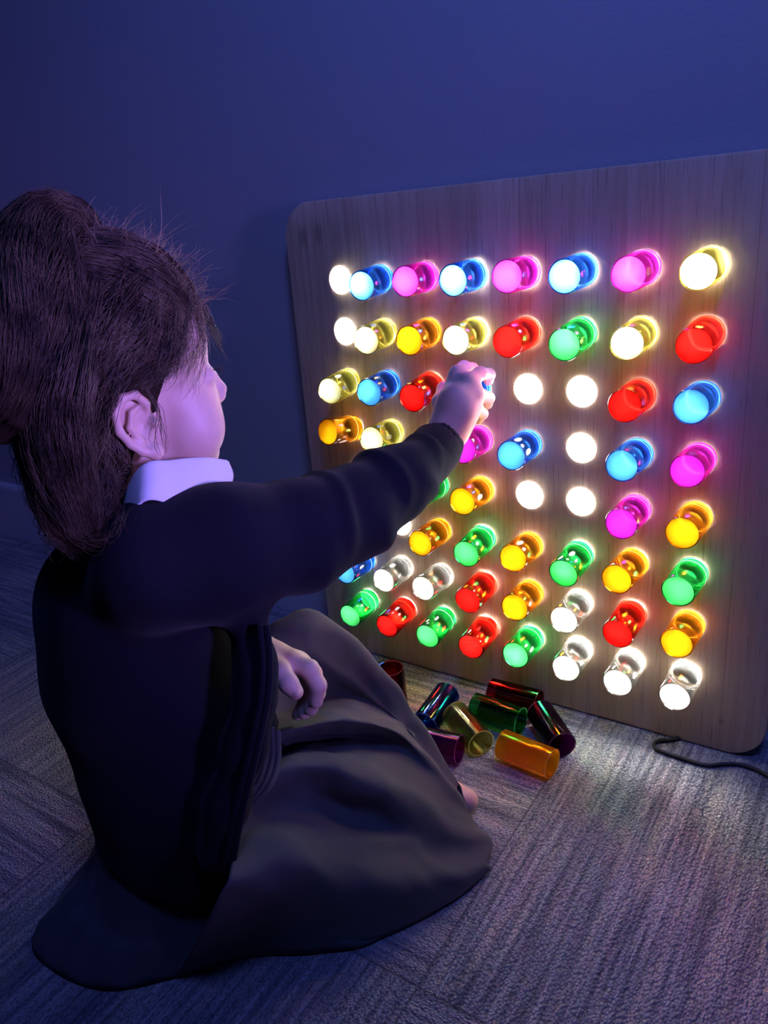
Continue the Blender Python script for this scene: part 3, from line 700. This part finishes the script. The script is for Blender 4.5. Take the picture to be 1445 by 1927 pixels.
# the part round the hips and behind, spreading over the floor
hem = [(.335, -.330, .004), g(720, 1763), g(600, 1792), g(465, 1800), g(330, 1838), g(200, 1862), g(100, 1825), g(62, 1765), (-.06, -.56, .004), (-.09, -.47, .004), (-.09, -.36, .004), (-.06, -.28, .004), (-.02, -.24, .004)]
m = len(hem); mid = []; top = []
C0 = np.array([PEL[0]+.005, PEL[1], 0])
for h_ in hem:
    h_ = np.array(h_); d = h_[:2]-C0[:2]; L = np.linalg.norm(d); u_ = d/L
    mid.append((C0[0]+u_[0]*min(L*.9, .125), C0[1]+u_[1]*min(L*.9, .118), .060)); top.append((C0[0]+u_[0]*.096, C0[1]+u_[1]*.096, .15))
Hb = patch([hem, [tuple(np.array(a)*.45+np.array(b)*.55) for a, b in zip(hem, mid)], mid, top], 10, 8)
Hb[..., 2] = np.maximum(Hb[..., 2], .003)
k = np.arange(Hb.shape[1])[None, :]; rr = np.linspace(1, 0, Hb.shape[0])[:, None]
Hb[1:, :, 2] += (0.006*(0.5+0.5*np.sin(k*0.9))*rr)[1:]
i2 = np.arange(Hb.shape[0]*Hb.shape[1]).reshape(Hb.shape[:2])+len(Vp)
F2_ = np.stack([i2[:-1, :-1], i2[1:, :-1], i2[1:, 1:], i2[:-1, 1:]], -1).reshape(-1, 4)
sk = link('skirt', np_mesh('skirt', np.concatenate([Vp, Hb.reshape(-1, 3)]), np.concatenate([Fp, F2_])), M_SKIRT, person)
md = sk.modifiers.new('thick', 'SOLIDIFY'); md.thickness = 0.0016; md.offset = 0
# waistband gathers beside the cardigan
bm = bmesh.new()
for k in range(5):
    tube_bm(crom([D(478+k*11, 1350+k*6, .80), D(482+k*10, 1400+k*8, .79), D(470+k*9, 1455+k*6, .775), D(452+k*4, 1520, .765)], 6), .0036, 8, bm)
link('waist_gathers', bm_mesh('waist_gathers', bm), M_SKIRT, sk)

# ---- shirt collar: a stand round the neck with the fall folded over it
nec = H(-.022, 0, -.085)
def lat(p): return (p-nec)@Lh
tops = [nec-Fh*.056-UPV*.002, nec-Fh*.040-Lh*.046+UPV*.001, D(262, 884, .672), D(325, 869, .690), D(388, 864, .728), D(427, 868, .768)]
bots = [nec-Fh*.078-UPV*.028, nec-Fh*.054-Lh*.066-UPV*.028, D(262, 950, .655), D(330, 948, .668), D(392, 938, .703), D(434, 916, .750)]
inn = [p+0.010*(nec-p)/np.linalg.norm(nec-p)-UPV*.022 for p in tops]
def mirror(p): return p-2*lat(p)*Lh
def fullrow(r): a = [np.array(p) for p in r]; return [mirror(p)+Fh*.004 for p in a[:0:-1]]+a
mid_ = [0.5*(a+b)+0.004*((b-nec)-((b-nec)@UPV)*UPV)/np.linalg.norm(b-nec) for a, b in zip(tops, bots)]
Cl = patch([fullrow(r) for r in (inn, [p-UPV*.003+0.004*(nec-p)/np.linalg.norm(nec-p) for p in tops], tops, mid_, bots)], 8, 6)
ic = np.arange(Cl.shape[0]*Cl.shape[1]).reshape(Cl.shape[:2])
co = link('shirt_collar', np_mesh('shirt_collar', Cl.reshape(-1, 3), np.stack([ic[:-1, :-1], ic[1:, :-1], ic[1:, 1:], ic[:-1, 1:]], -1).reshape(-1, 4)), M_SHIRT, person)
md = co.modifiers.new('thick', 'SOLIDIFY'); md.thickness = 0.0018; md.offset = 0
bm = bmesh.new(); bmesh.ops.create_uvsphere(bm, u_segments=16, v_segments=10, radius=1)
for v in bm.verts: v.co = Vector((v.co.x*.0042, v.co.y*.0042, v.co.z*.0022))
b_ = link('collar_button', bm_mesh('collar_button', bm), M_SHIRT, co); b_.location = D(424, 872, .766)

# ------------------------------------------------------------------ hair
f = Field(HC-np.array([.17, .17, .215]), HC+np.array([.15, .15, .235]), 0.0028)
f.ell(H(-.016, 0, .060), (.097, .078, .085), HR, .01)
f.ell(H(.028, 0, .088), (.064, .066, .058), HR, .01)
f.ell(H(-.055, 0, -.020), (.050, .062, .065), HR, .03)
f.ell(H(.088, 0, -.020), (.075, .130, .100), HR, .006, True)
for sgn in (-1, 1): f.ell(H(-.014, .094*sgn, -.004), (.027, .032, .038), HR, .004, True)
f.ell(H(.02, 0, -.07), (.070, .058, .050), HR, .004, True)
PONY = [D(178, 470, .70), D(138, 430, .685), D(92, 440, .660), D(64, 530, .632), D(54, 650, .615), D(34, 745, .612), D(4, 790, .615)]
f.chain(PONY, [.014, .022, .026, .037, .036, .029, .018], .01)
TAIL = [D(130, 640, .695), D(116, 760, .668), D(124, 860, .662), D(128, 930, .656), D(150, 990, .660), D(185, 1030, .655)]
f.chain(TAIL, [.028, .032, .028, .024, .017, .008], .01)
f.chain([H(-.055, -.035, -.03), D(180, 900, .67), D(190, 960, .655)], [.026, .014, .008], .01)
V, F = f.mesh(); V = relax(V, F, 3)
V = V+vnormals(V, F)*(waves(V, [((120, 60, 30), 0, .0035, 2), ((-70, 150, 40), 1, .0030, 2)])-.003)[:, None]
hair = link('hair', np_mesh('hair', V, F), M_HAIRB, person)

def strands(name, P, rad, mat, parent):
    """P: strands x points x 3, each a thin three-sided tube that ends in a point"""
    S, Kn = P.shape[:2]; T = np.gradient(P, axis=1); T /= np.maximum(np.linalg.norm(T, axis=2, keepdims=True), 1e-9)
    ref = np.array([.31, .57, .76]); A = np.cross(T, ref); A /= np.maximum(np.linalg.norm(A, axis=2, keepdims=True), 1e-9); B = np.cross(T, A)
    pr = (1-np.linspace(0, 1, Kn)**3*.8)[None, :, None]*np.asarray(rad).reshape(-1, 1, 1)
    ring = np.stack([P+pr*(A*math.cos(q)+B*math.sin(q)) for q in (0, 2.0944, 4.18879)], 2)   # S K 3 3
    Vs = ring.reshape(-1, 3); ix = np.arange(S*Kn*3).reshape(S, Kn, 3)
    fs = [np.stack([ix[:, :-1, a], ix[:, :-1, (a+1) % 3], ix[:, 1:, (a+1) % 3], ix[:, 1:, a]], -1).reshape(-1, 4) for a in range(3)]
    return link(name, np_mesh(name, Vs, np.concatenate(fs)), mat, parent)
def resample(P, n):
    P = crom(P, 10); d = np.r_[0, np.cumsum(np.linalg.norm(np.diff(P, axis=0), axis=1))]; t = np.linspace(0, d[-1], n)
    return np.stack([np.interp(t, d, P[:, q]) for q in range(3)], 1)
def wiggle(P, amp, rngs, f0=1.0, f1=4.0):
    S, Kn = P.shape[:2]; t = np.linspace(0, 1, Kn)[None, :]
    for q in range(3):
        for _ in range(2):
            fr = rngs.uniform(f0, f1, (S, 1)); ph = rngs.uniform(0, 6.28, (S, 1)); P[:, :, q] += amp*rngs.normal(0, 1, (S, 1))*np.sin(6.28*fr*t+ph)*t**.7
    return P
def along(guide, radii, count, n=18, amp=.002, jitter=.9, shell=(.75, 1.08), ends=(0.75, 1.0), clump=26):
    G = resample(guide, n*2); R_ = np.interp(np.linspace(0, 1, n*2), np.linspace(0, 1, len(radii)), radii)
    T = np.gradient(G, axis=0); T /= np.linalg.norm(T, axis=1, keepdims=True); A = np.cross(T, RW[2]); A /= np.maximum(np.linalg.norm(A, axis=1, keepdims=True), 1e-9); B = np.cross(T, A)
    cth = rng.uniform(0, 6.28, clump); csr = rng.uniform(*shell, clump); ci = rng.integers(0, clump, count)
    th = cth[ci]+rng.normal(0, .16, count); sr = csr[ci]+rng.normal(0, .05, count); tw = rng.normal(0, .5, clump)[ci]
    e = rng.uniform(*ends, count); s0 = rng.uniform(0, .12, count); out = np.zeros((count, n, 3)); tt = np.linspace(0, 1, n)
    for i in range(count):
        u = (s0[i]+(e[i]-s0[i])*tt)*(len(G)-1); k = np.minimum(u.astype(int), len(G)-2); fr = (u-k)[:, None]
        g_ = G[k]*(1-fr)+G[k+1]*fr; r_ = R_[k]; a_ = th[i]+tw[i]*tt
        out[i] = g_+A[k]*(r_*sr[i]*np.cos(a_))[:, None]+B[k]*(r_*sr[i]*np.sin(a_))[:, None]
    return wiggle(out, amp, rng)
ST = []
ST.append(along(PONY, [.014, .030, .036, .045, .044, .036, .026], 3000, amp=.0015, clump=60, shell=(.72, 1.05)))
ST.append(along([D(176, 470, .69), D(168, 530, .650), D(146, 610, .625), D(122, 700, .612), D(108, 780, .615), D(122, 880, .625), D(148, 960, .635), D(165, 1010, .64)], [.008, .014, .018, .020, .024, .024, .020, .012], 1200, n=26, amp=.002))
ST.append(along(TAIL, [.036, .041, .037, .033, .025, .014], 2200, amp=.003, clump=50))
ST.append(along([H(-.045, -.055, .02), H(-.052, -.060, -.03), D(180, 890, .67), D(178, 960, .655), D(175, 1010, .65)], [.018, .024, .024, .017, .010], 1300, amp=.003, clump=40))
# hair combed from the hairline over the skull to the tie
c_l, r_l = np.array([-.010, 0, .063]), np.array([.107, .083, .0935])
def on(x, y, z, k=1.0): v = (np.array([x, y, z])-c_l)/r_l; v /= np.linalg.norm(v); return v
root = on(-.055, -.012, .135)
line = [on(*p) for p in ((.058, .045, .100), (.070, .02, .100), (.072, -.01, .100), (.066, -.035, .092), (.052, -.055, .075), (.036, -.066, .055), (.020, -.074, .035), (.006, -.078, .036), (-.012, -.080, .042), (-.034, -.080, .034), (-.050, -.074, .005), (-.058, -.066, -.020))]
def cap_strands(count, n=20, lift=.004, e=(0.85, 1.0)):
    out = np.zeros((count, n, 3)); cl = 90; cu = rng.uniform(0, len(line)-1.01, cl); ci = rng.integers(0, cl, count); cs = rng.uniform(0, .45, cl)
    for i in range(count):
        u = np.clip(cu[ci[i]]+rng.normal(0, .10), 0, len(line)-1.01); k = int(u); fr = u-k
        a = line[k]*(1-fr)+line[k+1]*fr; a = a+rng.normal(0, .02, 3); a /= np.linalg.norm(a); b = root+rng.normal(0, .05, 3); b /= np.linalg.norm(b)
        om = math.acos(np.clip(a@b, -1, 1)); s0 = cs[ci[i]] if rng.random() < .6 else 0.0; tt = s0+(rng.uniform(*e)-s0)*np.linspace(0, 1, n)
        sg = 0.10*math.sin(ci[i]*2.1)                                   # locks sag sideways a little
        v = (np.sin((1-tt)*om)[:, None]*a+np.sin(tt*om)[:, None]*b)/math.sin(om); v[:, 2] -= (.16+sg)*np.sin(np.pi*tt); v /= np.linalg.norm(v, axis=1, keepdims=True)
        lf = 1.0+.018+rng.uniform(-.01, .045)*np.sin(np.pi*np.clip(tt, 0, 1))*(1.0 if ci[i] % 3 else 1.8)
        p = c_l+v*r_l*lf[:, None] if hasattr(lf, '__len__') else c_l+v*r_l*lf
        out[i] = HC+p@HR
    return wiggle(out, .0012, rng)
ST.append(cap_strands(4200))
def resn(P, n): return resample(P, n)
def locks(keys, count, spread=.004, n=20, amp=.0018, end=(.8, 1.0)):
    out = np.zeros((count, n, 3))
    for i in range(count):
        k = [np.array(p)+rng.normal(0, spread*(.5+.8*q/(len(keys)-1)), 3) for q, p in enumerate(keys)]
        g_ = resample(k, n*2); e = rng.uniform(*end); ii = np.linspace(0, (len(g_)-1)*e, n); kk = ii.astype(int); out[i] = g_[kk]
    return wiggle(out, amp, rng, .5, 2.5)
# loose hair falling from the parting over the temple, down in front of and behind the ear
ST.append(locks([H(.066, -.020, .106), H(.052, -.062, .082), H(.028, -.079, .056), H(.006, -.084, .042), H(-.016, -.086, .034)], 300, .0042))
ST.append(locks([H(.075, -.012, .100), H(.064, -.048, .080), H(.044, -.068, .056), H(.022, -.078, .038), H(.002, -.083, .030)], 200, .0040))
ST.append(locks([H(.040, -.050, .108), H(.010, -.086, .070), H(-.034, -.092, .042), H(-.058, -.084, .000), H(-.064, -.074, -.045)], 460, .006))
ST.append(locks([H(.060, -.010, .125), H(.020, -.070, .110), H(-.030, -.092, .080), H(-.065, -.086, .035), H(-.075, -.076, -.010)], 420, .008))
ST.append(locks([H(.079, .005, .098), H(.094, -.014, .070), H(.097, -.022, .042), H(.096, -.026, .020)], 40, .0035, amp=.001))
ST.append(locks([H(.002, -.080, .030), H(.006, -.084, .005), H(-.003, -.090, -.018), H(-.006, -.088, -.034)], 9, .0025, amp=.001))
# curled ends on the shoulder
ST.append(locks([D(150, 940, .655), D(120, 985, .648), D(150, 1015, .640), D(205, 1018, .636), D(232, 990, .636), D(228, 960, .64)], 90, .0035, n=26, amp=.002))
ST.append(locks([D(110, 930, .66), D(90, 980, .655), D(110, 1010, .650), D(140, 1030, .645)], 120, .006))
P_all = np.concatenate([resn_ if resn_.shape[1] == 20 else np.stack([np.stack([np.interp(np.linspace(0, 1, 20), np.linspace(0, 1, resn_.shape[1]), s_[:, q]) for q in range(3)], 1) for s_ in resn_]) for resn_ in ST])
# flyaway hairs; the light on them is put into a paler hair colour
fly = []
for _ in range(600):
    a = np.array([rng.uniform(-.04, .095), rng.uniform(-.05, .03), .14]); v = on(*a); p0 = c_l+v*r_l*1.0
    nrm = v/r_l; nrm /= np.linalg.norm(nrm); tg = np.array([rng.normal(0, 1), rng.normal(0, .8), rng.normal(.1, .4)]); L = min(rng.gamma(2.2, .0062), .026)
    tt = np.linspace(0, 1, 20)[:, None]; q = p0+nrm*L*np.sin(tt*1.5)*rng.uniform(.3, 1.0)+tg*L*.7*tt**1.4
    fly.append(HC+q@HR)
for _ in range(220):
    a = np.array([rng.uniform(.05, .09), rng.uniform(-.055, .02), rng.uniform(.07, .12)]); v = on(*a); p0 = c_l+v*r_l*1.0
    nrm = v/r_l; nrm /= np.linalg.norm(nrm); tg = np.array([rng.normal(0, .6), rng.normal(0, .6), rng.normal(-.1, .8)]); L = min(rng.gamma(2.5, .0055), .024)
    tt = np.linspace(0, 1, 20)[:, None]; q = p0+nrm*L*np.sin(tt*1.6)+tg*L*.9*tt**1.5; fly.append(HC+q@HR)
fly = wiggle(np.array(fly), .0007, rng, .5, 2)
strands('hair_strands', P_all, rng.uniform(.00022, .00042, len(P_all)), M_HAIR, hair)
s_ = mat_hair('lit_fine_hair', (0.20, 0.14, 0.09), (0.55, 0.40, 0.27))
strands('flyaway_strands', fly, rng.uniform(.00016, .00030, len(fly)), s_, hair)
lt = [locks([H(.082, -.006, .098), H(.074, -.042, .084), H(.056, -.064, .060), H(.034, -.078, .040), H(.012, -.086, .034)], 170, .0050),
      locks([H(.084, -.010, .092), H(.083, -.036, .070), H(.072, -.052, .046), H(.052, -.066, .026), H(.036, -.074, .008)], 60, .0050, amp=.0012),
      locks([H(.070, -.020, .108), H(.045, -.060, .098), H(.015, -.084, .080), H(-.020, -.094, .060), H(-.045, -.094, .040)], 200, .0070),
      locks([H(-.030, -.090, .050), H(-.055, -.094, .020), H(-.066, -.092, -.020), H(-.070, -.084, -.070)], 90, .010)]
lt = np.concatenate(lt); s_ = mat_hair('lit_temple_hair', (0.09, 0.060, 0.040), (0.36, 0.25, 0.16))  # board light on the temple hair is put into this lighter brown
strands('temple_strands', lt, rng.uniform(.00016, .00028, len(lt)), s_, hair)
# hair tie
bm = bmesh.new(); c = Vector(D(181, 468, .712)); ax = Vector(PONY[1]-PONY[0]).normalized(); a1 = ax.orthogonal().normalized(); a2 = ax.cross(a1)
tube_bm([c+(a1*math.cos(t)+a2*math.sin(t))*.0195 for t in np.linspace(0, 2*math.pi, 33)], .0032, 10, bm)
s = NT('violet_elastic'); s.bsdf((0.16, 0.10, 0.30), 0.7)
link('hair_tie', bm_mesh('hair_tie', bm), s.m, hair)
